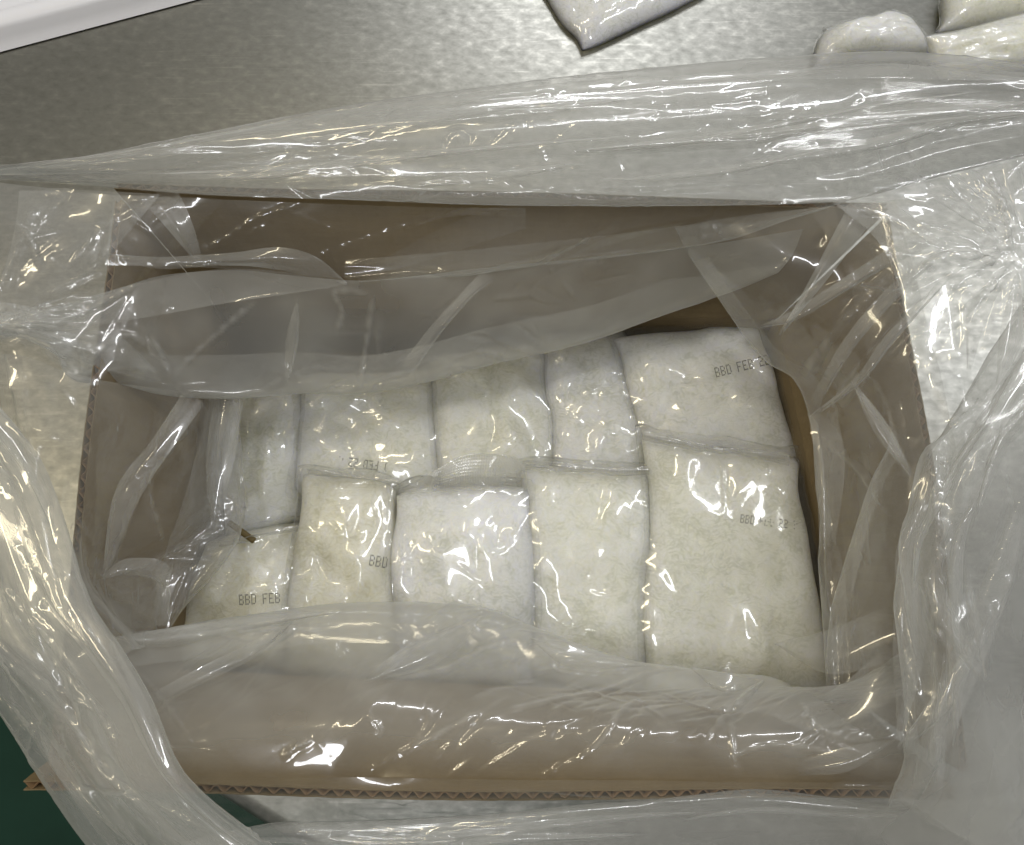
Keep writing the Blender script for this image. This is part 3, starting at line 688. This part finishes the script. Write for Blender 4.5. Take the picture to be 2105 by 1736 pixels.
# left cuff
LI = [(-120, 700), (-40, 790), (0, 840), (75, 935), (120, 1040), (180, 1230), (245, 1335), (305, 1440), (370, 1590), (480, 1700), (640, 1810)]
LO = [(-420, 800), (-330, 900), (-290, 1000), (-240, 1100), (-190, 1200), (-120, 1320), (-50, 1400), (15, 1465), (120, 1622), (205, 1738), (300, 1830)]
film('left_cuff', tube_rails(LI, LO, .255, .20, .28), 10, cr=1.3, crh=0.0012, crlen=0.06, lines=[[(80, 1330), (150, 1400), (210, 1470), (245, 1530)], [(20, 1450), (60, 1500)], [(0, 1180), (60, 1270), (110, 1330)], [(120, 1620), (300, 1640), (420, 1700)], ([(60, 1200), (120, 1400), (200, 1560), (330, 1680)], .003, 20), [(120, 1480), (130, 1560)]], big=0.0045, fine=0.0005, su=0.22, sv=0.028, mat='cuff', closed=True, world=True)
film('left_cuff_layer', mid_rails(LI, LO, .265, .21, 0.0, 0.5, .006), 43, big=0.005, su=0.15, sv=0.015, cr=0.5, crlen=0.1, crspread=0.2, mat='film', world=True)
film('left_cuff_layer', mid_rails(LI, LO, .25, .2, 0.05, 0.9, .01), 11, big=0.008, fine=0.001, su=0.16, sv=0.022, mat='cuff', world=True)
# front drape and cuff
HF = [(225, 1306, .165), (350, 1290, .155), (480, 1273, .145), (600, 1258, .14), (700, 1250, .138), (860, 1254, .138), (985, 1262, .138), (1130, 1305, .142), (1330, 1361, .146), (1480, 1388, .15), (1580, 1398, .152), (1660, 1430, .155), (1760, 1408, .165), (1880, 1340, .18)]
film('front_drape', [[(350, 1596, .214), (700, 1596, .213), (1000, 1599, .213), (1300, 1601, .213), (1600, 1606, .213), (1900, 1603, .213)],
                     [(300, 1480, .211), (600, 1455, .208), (900, 1455, .207), (1200, 1475, .208), (1500, 1505, .209), (1880, 1495, .212)],
                     [(260, 1390, .19), (500, 1350, .175), (800, 1340, .17), (1100, 1380, .172), (1400, 1430, .178), (1880, 1420, .195)],
                     HF, shift(HF, 0, 10, -.008), shift(HF, 0, 70, -.006)], 12, big=0.0042, fine=0.0006, su=0.07, sv=0.14, shear=-1.5, crang=0.6, crspread=0.22, crlen=0.08, cr=1.5, crh=0.0012, hm=0.85, mat='dense',
     lines=[[(320, 1315), (440, 1297), (560, 1290), (700, 1292)], [(490, 1365), (580, 1310), (610, 1280)], [(745, 1395), (830, 1345), (900, 1310), (985, 1265)], [(760, 1400), (900, 1380), (1000, 1330), (1060, 1315)],
            [(1135, 1340), (1150, 1375), (1240, 1382), (1320, 1375)], [(1000, 1475), (1130, 1440), (1240, 1420), (1330, 1385), (1410, 1365)], [(1560, 1398), (1500, 1455), (1440, 1530)], [(1500, 1470), (1505, 1550), (1520, 1600)],
            [(1100, 1600), (1170, 1570), (1230, 1530), (1280, 1460), (1350, 1435)], [(580, 1560), (610, 1535), (650, 1515)], [(755, 1465), (780, 1500), (770, 1510)], [(740, 1600), (800, 1560), (900, 1510), (1050, 1430)],
            [(1480, 1560), (1600, 1530), (1750, 1560)], [(1640, 1440), (1690, 1500), (1730, 1510)]], fade=(0, 0, .02, 0))
film('front_skirt', [[(352, 1596, .212), (700, 1597, .211), (1000, 1600, .211), (1300, 1602, .211), (1600, 1606, .211), (1900, 1604, .211)],
                     [(380, 1630, .205), (700, 1632, .205), (1000, 1634, .205), (1300, 1636, .205), (1600, 1640, .205), (1900, 1640, .205)],
                     [(420, 1720, .17), (700, 1720, .16), (1000, 1700, .165), (1300, 1680, .175), (1600, 1660, .185), (1900, 1670, .19)]], 22, big=0.002, fine=0.0008, su=0.05, sv=0.02, cr=0.6, hm=0.35)
FT = [(380, 1730), (560, 1694), (700, 1693), (850, 1690), (1000, 1676), (1200, 1652), (1400, 1633), (1560, 1622), (1740, 1640), (1900, 1648), (2200, 1600)]
FB = [(380, 1860), (560, 1860), (700, 1860), (850, 1860), (1000, 1860), (1200, 1860), (1400, 1860), (1560, 1860), (1740, 1860), (1900, 1860), (2200, 1860)]
film('front_cuff', tube_rails(FT, FB, .20, .17, .35), 13, cr=1.0, crlen=0.08, crspread=0.25, lines=[[(640, 1712), (900, 1694), (1200, 1668)], [(700, 1740), (1000, 1704), (1300, 1676), (1500, 1664)]], big=0.004, fine=0.0008, su=0.18, sv=0.016, mat='cuff', closed=True, world=True)
film('front_cuff_layer', mid_rails(FT, FB, .2, .17, 0.03, 0.9, .01), 14, big=0.005, fine=0.0014, su=0.1, sv=0.02, mat='cuff', world=True)
# right: inner drapes, gathers and cuff
HR = [(1385, 470, .20), (1415, 530, .185), (1470, 610, .17), (1530, 690, .155), (1580, 745, .145), (1640, 785, .14), (1672, 870, .13), (1682, 960, .125), (1692, 1100, .122), (1702, 1290, .125), (1708, 1430, .13)]
film('right_drape', [shift(HR, 40, -5, -.004), shift(HR, 8, -2, -.006), HR,
                     [(1480, 450, .21), (1520, 520, .205), (1580, 600, .195), (1640, 680, .185), (1690, 750, .175), (1730, 800, .17), (1740, 880, .165), (1745, 980, .16), (1745, 1100, .155), (1750, 1290, .15), (1760, 1430, .15)],
                     [(1640, 430, .222), (1680, 520, .22), (1720, 600, .215), (1760, 690, .21), (1790, 760, .205), (1810, 830, .2), (1815, 920, .2), (1815, 1000, .195), (1810, 1110, .19), (1810, 1290, .18), (1820, 1430, .175)],
                     [(1840, 410, .236), (1870, 520, .236), (1890, 600, .236), (1910, 690, .236), (1930, 760, .236), (1950, 850, .236), (1970, 950, .236), (1980, 1050, .23), (1960, 1150, .225), (1930, 1300, .215), (1930, 1430, .205)]],
     15, big=0.005, fine=0.0008, su=0.12, sv=0.035, cr=0.35,
     lines=[([(1950, 520), (1850, 600), (1760, 590), (1690, 600), (1560, 650)], .003, 20), ([(1960, 560), (1830, 680), (1750, 780), (1700, 860)], .003, 18), ([(1640, 800), (1740, 660), (1840, 560)], .003, 20), [(1700, 880), (1800, 760), (1950, 610)],
            ([(1690, 900), (1760, 960), (1830, 1060)], .002, 14), [(1570, 570), (1610, 545), (1620, 530)], ([(1690, 900), (1700, 1050), (1700, 1250)], .002, 10)])
H2 = [(1835, 880, .225), (1825, 920, .215), (1790, 985, .205), (1757, 1075, .19), (1730, 1180, .172), (1704, 1295, .155), (1690, 1420, .15)]
film('right_pleat', [shift(H2, 30, 0, -.004), shift(H2, 8, 0, -.006), H2, [(1880, 900, .232), (1870, 960, .228), (1850, 1040, .22), (1830, 1120, .208), (1810, 1210, .192), (1790, 1330, .175), (1780, 1430, .17)],
                     [(1960, 900, .238), (1960, 1000, .236), (1950, 1100, .23), (1930, 1180, .22), (1910, 1260, .21), (1900, 1380, .195), (1900, 1440, .19)]], 16, big=0.004, fine=0.0008, su=0.09, sv=0.03, cr=0.4, fade=(.03, .02, 0, .02))
for k in range(2):
    film('right_gather', [[(1700, 408, .245), (1800, 398, .25), (1930, 365, .255), (2060, 335, .258), (2200, 300, .258)],
                          [(1790, 480, .243), (1880, 470, .25), (1970, 450, .256), (2080, 440, .26), (2200, 430, .26)],
                          [(1840, 570, .24), (1920, 560, .248), (2000, 540, .254), (2090, 540, .256), (2200, 540, .258)],
                          [(1880, 760, .236), (1950, 740, .242), (2020, 720, .246), (2100, 690, .25), (2200, 690, .25)]][::1], 17+k, big=0.004, fine=0.0008, su=0.07, sv=0.05, cr=0.3,
         radial=((2085+k*25, 540-k*30, .25), .003, 13+4*k, .12), mat='cuff', fade=(0, 0, 0, .05), lines=[([(2070, 545), (1960, 520), (1880, 560)], .003, 16), ([(2060, 560), (1980, 640), (1900, 720)], .003, 18), [(2070, 560), (2040, 660), (2010, 780)], ([(2080, 530), (2060, 420), (2030, 350)], .003, 14), [(2060, 530), (1990, 430), (1900, 400)], ([(2060, 550), (1900, 680), (1840, 740)], .002, 14), [(2050, 520), (1930, 470), (1830, 450)]])
RI = [(2200, 480, .262), (2104, 640, .262), (2030, 760, .262), (1960, 870, .26), (1900, 950, .258), (1860, 1050, .255), (1826, 1130, .252), (1830, 1300, .246), (1838, 1440, .24), (1836, 1545, .232), (1800, 1640, .222)]
RO = [(2350, 560, .27), (2220, 690, .275), (2140, 800, .28), (2080, 900, .28), (2030, 1000, .278), (2000, 1100, .276), (1985, 1200, .272), (1990, 1330, .268), (2000, 1440, .262), (2000, 1580, .25), (1980, 1720, .235)]
RX = [(2700, 700, .2), (2600, 800, .22), (2500, 900, .23), (2420, 1000, .23), (2360, 1080, .23), (2330, 1180, .23), (2330, 1280, .23), (2340, 1380, .23), (2350, 1500, .22), (2350, 1700, .21), (2300, 1900, .2)]
film('right_cuff', [shift(RI, 130, 15, -.012), shift(RI, 14, 3, -.010), RI, shift(RI, 45, 10, .012), RO, RX], 20, big=0.009, fine=0.0012, su=0.09, sv=0.04, mat='cuff', cr=1.2, lines=[[(1905, 1280), (1920, 1165), (1970, 1130), (1990, 1200), (2000, 1300)], [(1905, 1280), (1960, 1340), (2025, 1400)], [(2025, 1400), (1990, 1300), (1960, 1200)], ([(1895, 1640), (1960, 1420), (2050, 1250), (2104, 1100)], .003, 18), [(1900, 940), (1980, 860), (2060, 780)], [(2060, 960), (2075, 1050)], ([(1930, 1640), (1925, 1500), (1930, 1400)], .0025, 14)])
film('right_cuff_layer', [shift(RI, 40, 10, -.004), shift(RO, 0, 0, -.012), shift(RX, 0, 0, -.012)], 21, big=0.007, fine=0.0018, su=0.09, sv=0.05, mat='cuff')
film('left_twist', [[(-90, 625, .245), (-30, 640, .248), (20, 642, .25), (80, 628, .246), (130, 612, .24), (185, 598, .234)],
                    [(-90, 655, .26), (-30, 660, .262), (20, 660, .262), (80, 655, .258), (130, 655, .25), (200, 650, .24)],
                    [(-90, 685, .26), (-30, 682, .262), (20, 680, .262), (80, 690, .256), (130, 705, .248), (195, 715, .235)],
                    [(-90, 720, .24), (-30, 706, .245), (20, 704, .246), (80, 722, .24), (130, 755, .23), (160, 780, .22)]], 23, big=0.003, fine=0.001, su=0.05, sv=0.015, cr=0.8, crlen=0.05, crspread=0.25,
     radial=((10, 680, .255), .004, 30, .10), fade=(0, .02, .01, .01), mat='cuff', lines=[[(20, 690), (100, 672), (200, 625)], [(30, 660), (120, 640), (190, 605)], [(40, 690), (110, 720), (150, 770)]])
film('corner_sheet', [[(1640, 1650, .205), (1730, 1605, .222), (1838, 1500, .236), (1860, 1350, .24)],
                      [(1800, 1780, .2), (1930, 1660, .23), (1985, 1500, .246), (1990, 1340, .25)],
                      [(2000, 1950, .18), (2160, 1820, .2), (2260, 1600, .21), (2260, 1380, .22)]], 26, fade=(.02, .04, .06, 0), big=0.003, fine=0.0006, su=0.12, sv=0.06, cr=0.6, mat='dense')
def fold(pts, widths, zs, seed, mat='cuff', arch=0.003, lines=()):
    """a flattened fold of the liner: a tapering ribbon of doubled film with crisp edges."""
    p = np.array(pts, float); d = np.gradient(p, axis=0); d /= np.linalg.norm(d, axis=1, keepdims=True); nn = np.stack([-d[:, 1], d[:, 0]], 1)
    w_ = np.array(widths, float)[:, None]/2; zs = np.array(zs, float)
    A = [(x, y, z) for (x, y), z in zip(p+nn*w_, zs)]; B = [(x, y, z) for (x, y), z in zip(p-nn*w_, zs)]
    Cc = [(x, y, z+arch) for (x, y), z in zip(p+nn*w_*0.3, zs)]
    return film('fold', [A, Cc, B], seed, big=0.0008, fine=0.0003, su=0.06, sv=0.03, cr=0.3, crlen=0.05, crspread=0.2, mat=mat, lines=lines, cell=0.0018, fade=(.014, .014, 0, 0))
# folds at the left twist and under the back drape
fold([(70, 690), (130, 715), (175, 760)], [6, 70, 10], [.238, .228, .215], 60)
fold([(150, 705), (230, 725), (345, 790)], [50, 75, 4], [.228, .214, .178], 61, lines=[[(165, 760), (250, 690), (310, 715)]])
fold([(832, 765), (890, 685), (960, 605), (1010, 560)], [30, 26, 22, 34], [.165, .19, .205, .21], 62)
fold([(590, 790), (600, 700), (612, 610)], [4, 26, 4], [.155, .18, .2], 63)
fold([(300, 690), (320, 720), (345, 740)], [4, 26, 4], [.215, .21, .2], 64)
# pleats inside the left flap
fold([(400, 815), (335, 910), (260, 1020), (212, 1190)], [50, 44, 52, 6], [.185, .195, .2, .2], 65)
fold([(205, 1190), (260, 1165), (330, 1175), (350, 1225)], [4, 34, 44, 8], [.21, .203, .19, .178], 66)
fold([(470, 815), (452, 950), (440, 1090)], [60, 56, 10], [.14, .14, .14], 67, mat='film')
# front drape: doubled strips at the hem and lighter diagonals
fold([(232, 1308), (330, 1312), (450, 1292), (600, 1266), (700, 1256)], [4, 40, 32, 18, 4], [.178, .172, .164, .158, .152], 68)
fold([(312, 1440), (420, 1385), (520, 1335), (605, 1272)], [30, 34, 30, 8], [.21, .2, .185, .16], 69, mat='film')
fold([(748, 1400), (850, 1352), (940, 1308), (990, 1264)], [6, 60, 44, 6], [.205, .192, .175, .152], 70, mat='film')
fold([(1092, 1312), (1180, 1348), (1330, 1366)], [4, 50, 6], [.16, .17, .165], 71, mat='film')
fold([(1570, 1398), (1530, 1440), (1500, 1468)], [4, 30, 4], [.168, .192, .2], 72)
fold([(1420, 1372), (1500, 1410), (1560, 1398)], [4, 46, 4], [.165, .178, .168], 73, mat='film')
# folds at the front right corner
fold([(1592, 1322), (1700, 1340), (1836, 1300)], [4, 90, 110], [.16, .185, .21], 74, mat='film')
fold([(1606, 1450), (1720, 1470), (1840, 1420)], [10, 110, 170], [.18, .205, .225], 75)
fold([(1640, 1580), (1740, 1560), (1838, 1520)], [30, 50, 6], [.222, .228, .236], 76, mat='film')
fold([(1868, 1150), (1870, 1300), (1848, 1540)], [30, 70, 4], [.266, .262, .245], 77)
fold([(1943, 1345), (1932, 1480), (1918, 1645)], [3, 26, 40], [.285, .276, .25], 78)
fold([(2030, 1270), (1950, 1420), (1850, 1540)], [4, 40, 14], [.292, .28, .252], 79, mat='film')
fold([(1912, 1180), (1950, 1280), (2022, 1400)], [30, 44, 4], [.284, .286, .284], 80, lines=[[(1905, 1280), (1960, 1340), (2025, 1400)]])
fold([(2100, 1030), (2030, 1250), (1930, 1500), (1880, 1640)], [30, 60, 60, 20], [.292, .29, .276, .246], 81, mat='film')
# fans running from the gather across the right flap
fold([(1560, 672), (1640, 644), (1788, 552), (1930, 470)], [4, 22, 28, 50], [.205, .222, .24, .262], 82, mat='film')
fold([(1672, 830), (1745, 705), (1840, 596), (1940, 512)], [20, 28, 30, 14], [.2, .23, .244, .26], 83, mat='film')
fold([(1666, 857), (1762, 783), (1832, 692), (1950, 565)], [6, 18, 22, 12], [.2, .23, .244, .26], 84)
fold([(1750, 780), (1810, 880), (1872, 975)], [4, 34, 10], [.225, .235, .246], 85)
fold([(1690, 850), (1706, 960), (1700, 1130)], [60, 60, 30], [.19, .185, .175], 86, mat='film')
fold([(2070, 560), (2010, 640), (1990, 760)], [10, 44, 10], [.275, .272, .268], 87)
fold([(2090, 560), (2080, 680), (2050, 800)], [10, 50, 10], [.28, .278, .28], 88)
fold([(1740, 415), (1830, 440), (1960, 520)], [4, 40, 12], [.252, .258, .27], 89, mat='film')
fold([(322, 395), (350, 430), (380, 480), (412, 540)], [70, 62, 44, 14], [.222, .218, .212, .2], 90, mat='dense')  # added pale film strip standing in for the gap beside the left flap
fold([(1772, 432), (1728, 500), (1680, 575), (1600, 690)], [60, 46, 30, 4], [.224, .22, .21, .19], 91, mat='dense')  # likewise added, in place of the pale gap beside the right flap
# long slack folds lying along the cuffs
def cuff_folds(top, bot, z0, z1, rise, count, seed, wmin=12, wmax=40):
    r = np.random.default_rng(seed)
    T = arc_resample(np.array([(x, y, 0) for x, y in top], float), 100); B = arc_resample(np.array([(x, y, 0) for x, y in bot], float), 100)
    for k in range(count):
        L = r.integers(14, 44); a = r.integers(2, 97-L); t0 = r.uniform(0.1, 0.85); t1 = np.clip(t0+r.normal(0, 0.13), 0.06, 0.92)
        ii = np.linspace(a, a+L, 5).astype(int); tt = np.linspace(t0, t1, 5)+r.normal(0, 0.015, 5)
        pts = [tuple((T[i]*(1-t)+B[i]*t)[:2]) for i, t in zip(ii, tt)]
        w_ = r.uniform(wmin, wmax)*np.array((0.12, 0.8, 1.0, 0.7, 0.1))*r.uniform(0.7, 1.3, 5)
        zs = [z0*(1-t)+z1*t+rise*math.sqrt(max(0, 1-(2*t-1)**2))+0.003 for t in tt]
        fold(pts, w_, zs, seed*50+k, mat='film' if k % 3 else 'cuff', arch=0.0025)
cuff_folds(RT, RB, .235, .225, .016, 13, 101)
cuff_folds(LI, LO, .255, .20, .014, 9, 102, 16, 55)
cuff_folds(FT, FB, .20, .17, .014, 6, 103, 12, 30)
cuff_folds([(x, y) for x, y, z in RI], [(x+60, y) for x, y, z in RO], .258, .275, .006, 7, 104, 14, 46)
film('left_veil', [[(40, 392, .246), (30, 480, .25), (0, 590, .25), (-30, 690, .246), (-20, 800, .246)],
                   [(170, 398, .244), (165, 490, .246), (130, 600, .244), (120, 700, .24), (110, 800, .24)],
                   [(300, 402, .24), (290, 480, .234), (270, 570, .228), (250, 680, .226), (210, 790, .228)],
                   [(460, 408, .236), (400, 480, .222), (350, 560, .214), (330, 650, .206), (300, 780, .2)]], 95, big=0.005, fine=0.0008, su=0.06, sv=0.05, cr=1.0, crlen=0.05, hm=0.8, fade=(0, .03, 0, .04),
     lines=[[(250, 440), (200, 480), (130, 560)], [(90, 560), (60, 480), (70, 420)], [(300, 420), (260, 450), (180, 470)], [(240, 520), (215, 560), (130, 600)]])
film('right_veil', [[(1660, 425, .23), (1730, 540, .23), (1770, 680, .228), (1800, 820, .225), (1820, 980, .22)],
                    [(1800, 415, .245), (1850, 540, .244), (1880, 680, .244), (1905, 820, .244), (1925, 980, .242)],
                    [(1960, 400, .255), (1980, 540, .252), (1990, 680, .25), (2000, 820, .25), (2010, 980, .25)]], 96, big=0.005, fine=0.0008, su=0.08, sv=0.04, cr=0.9, crlen=0.06, hm=0.7, fade=(0, .03, .03, .03))
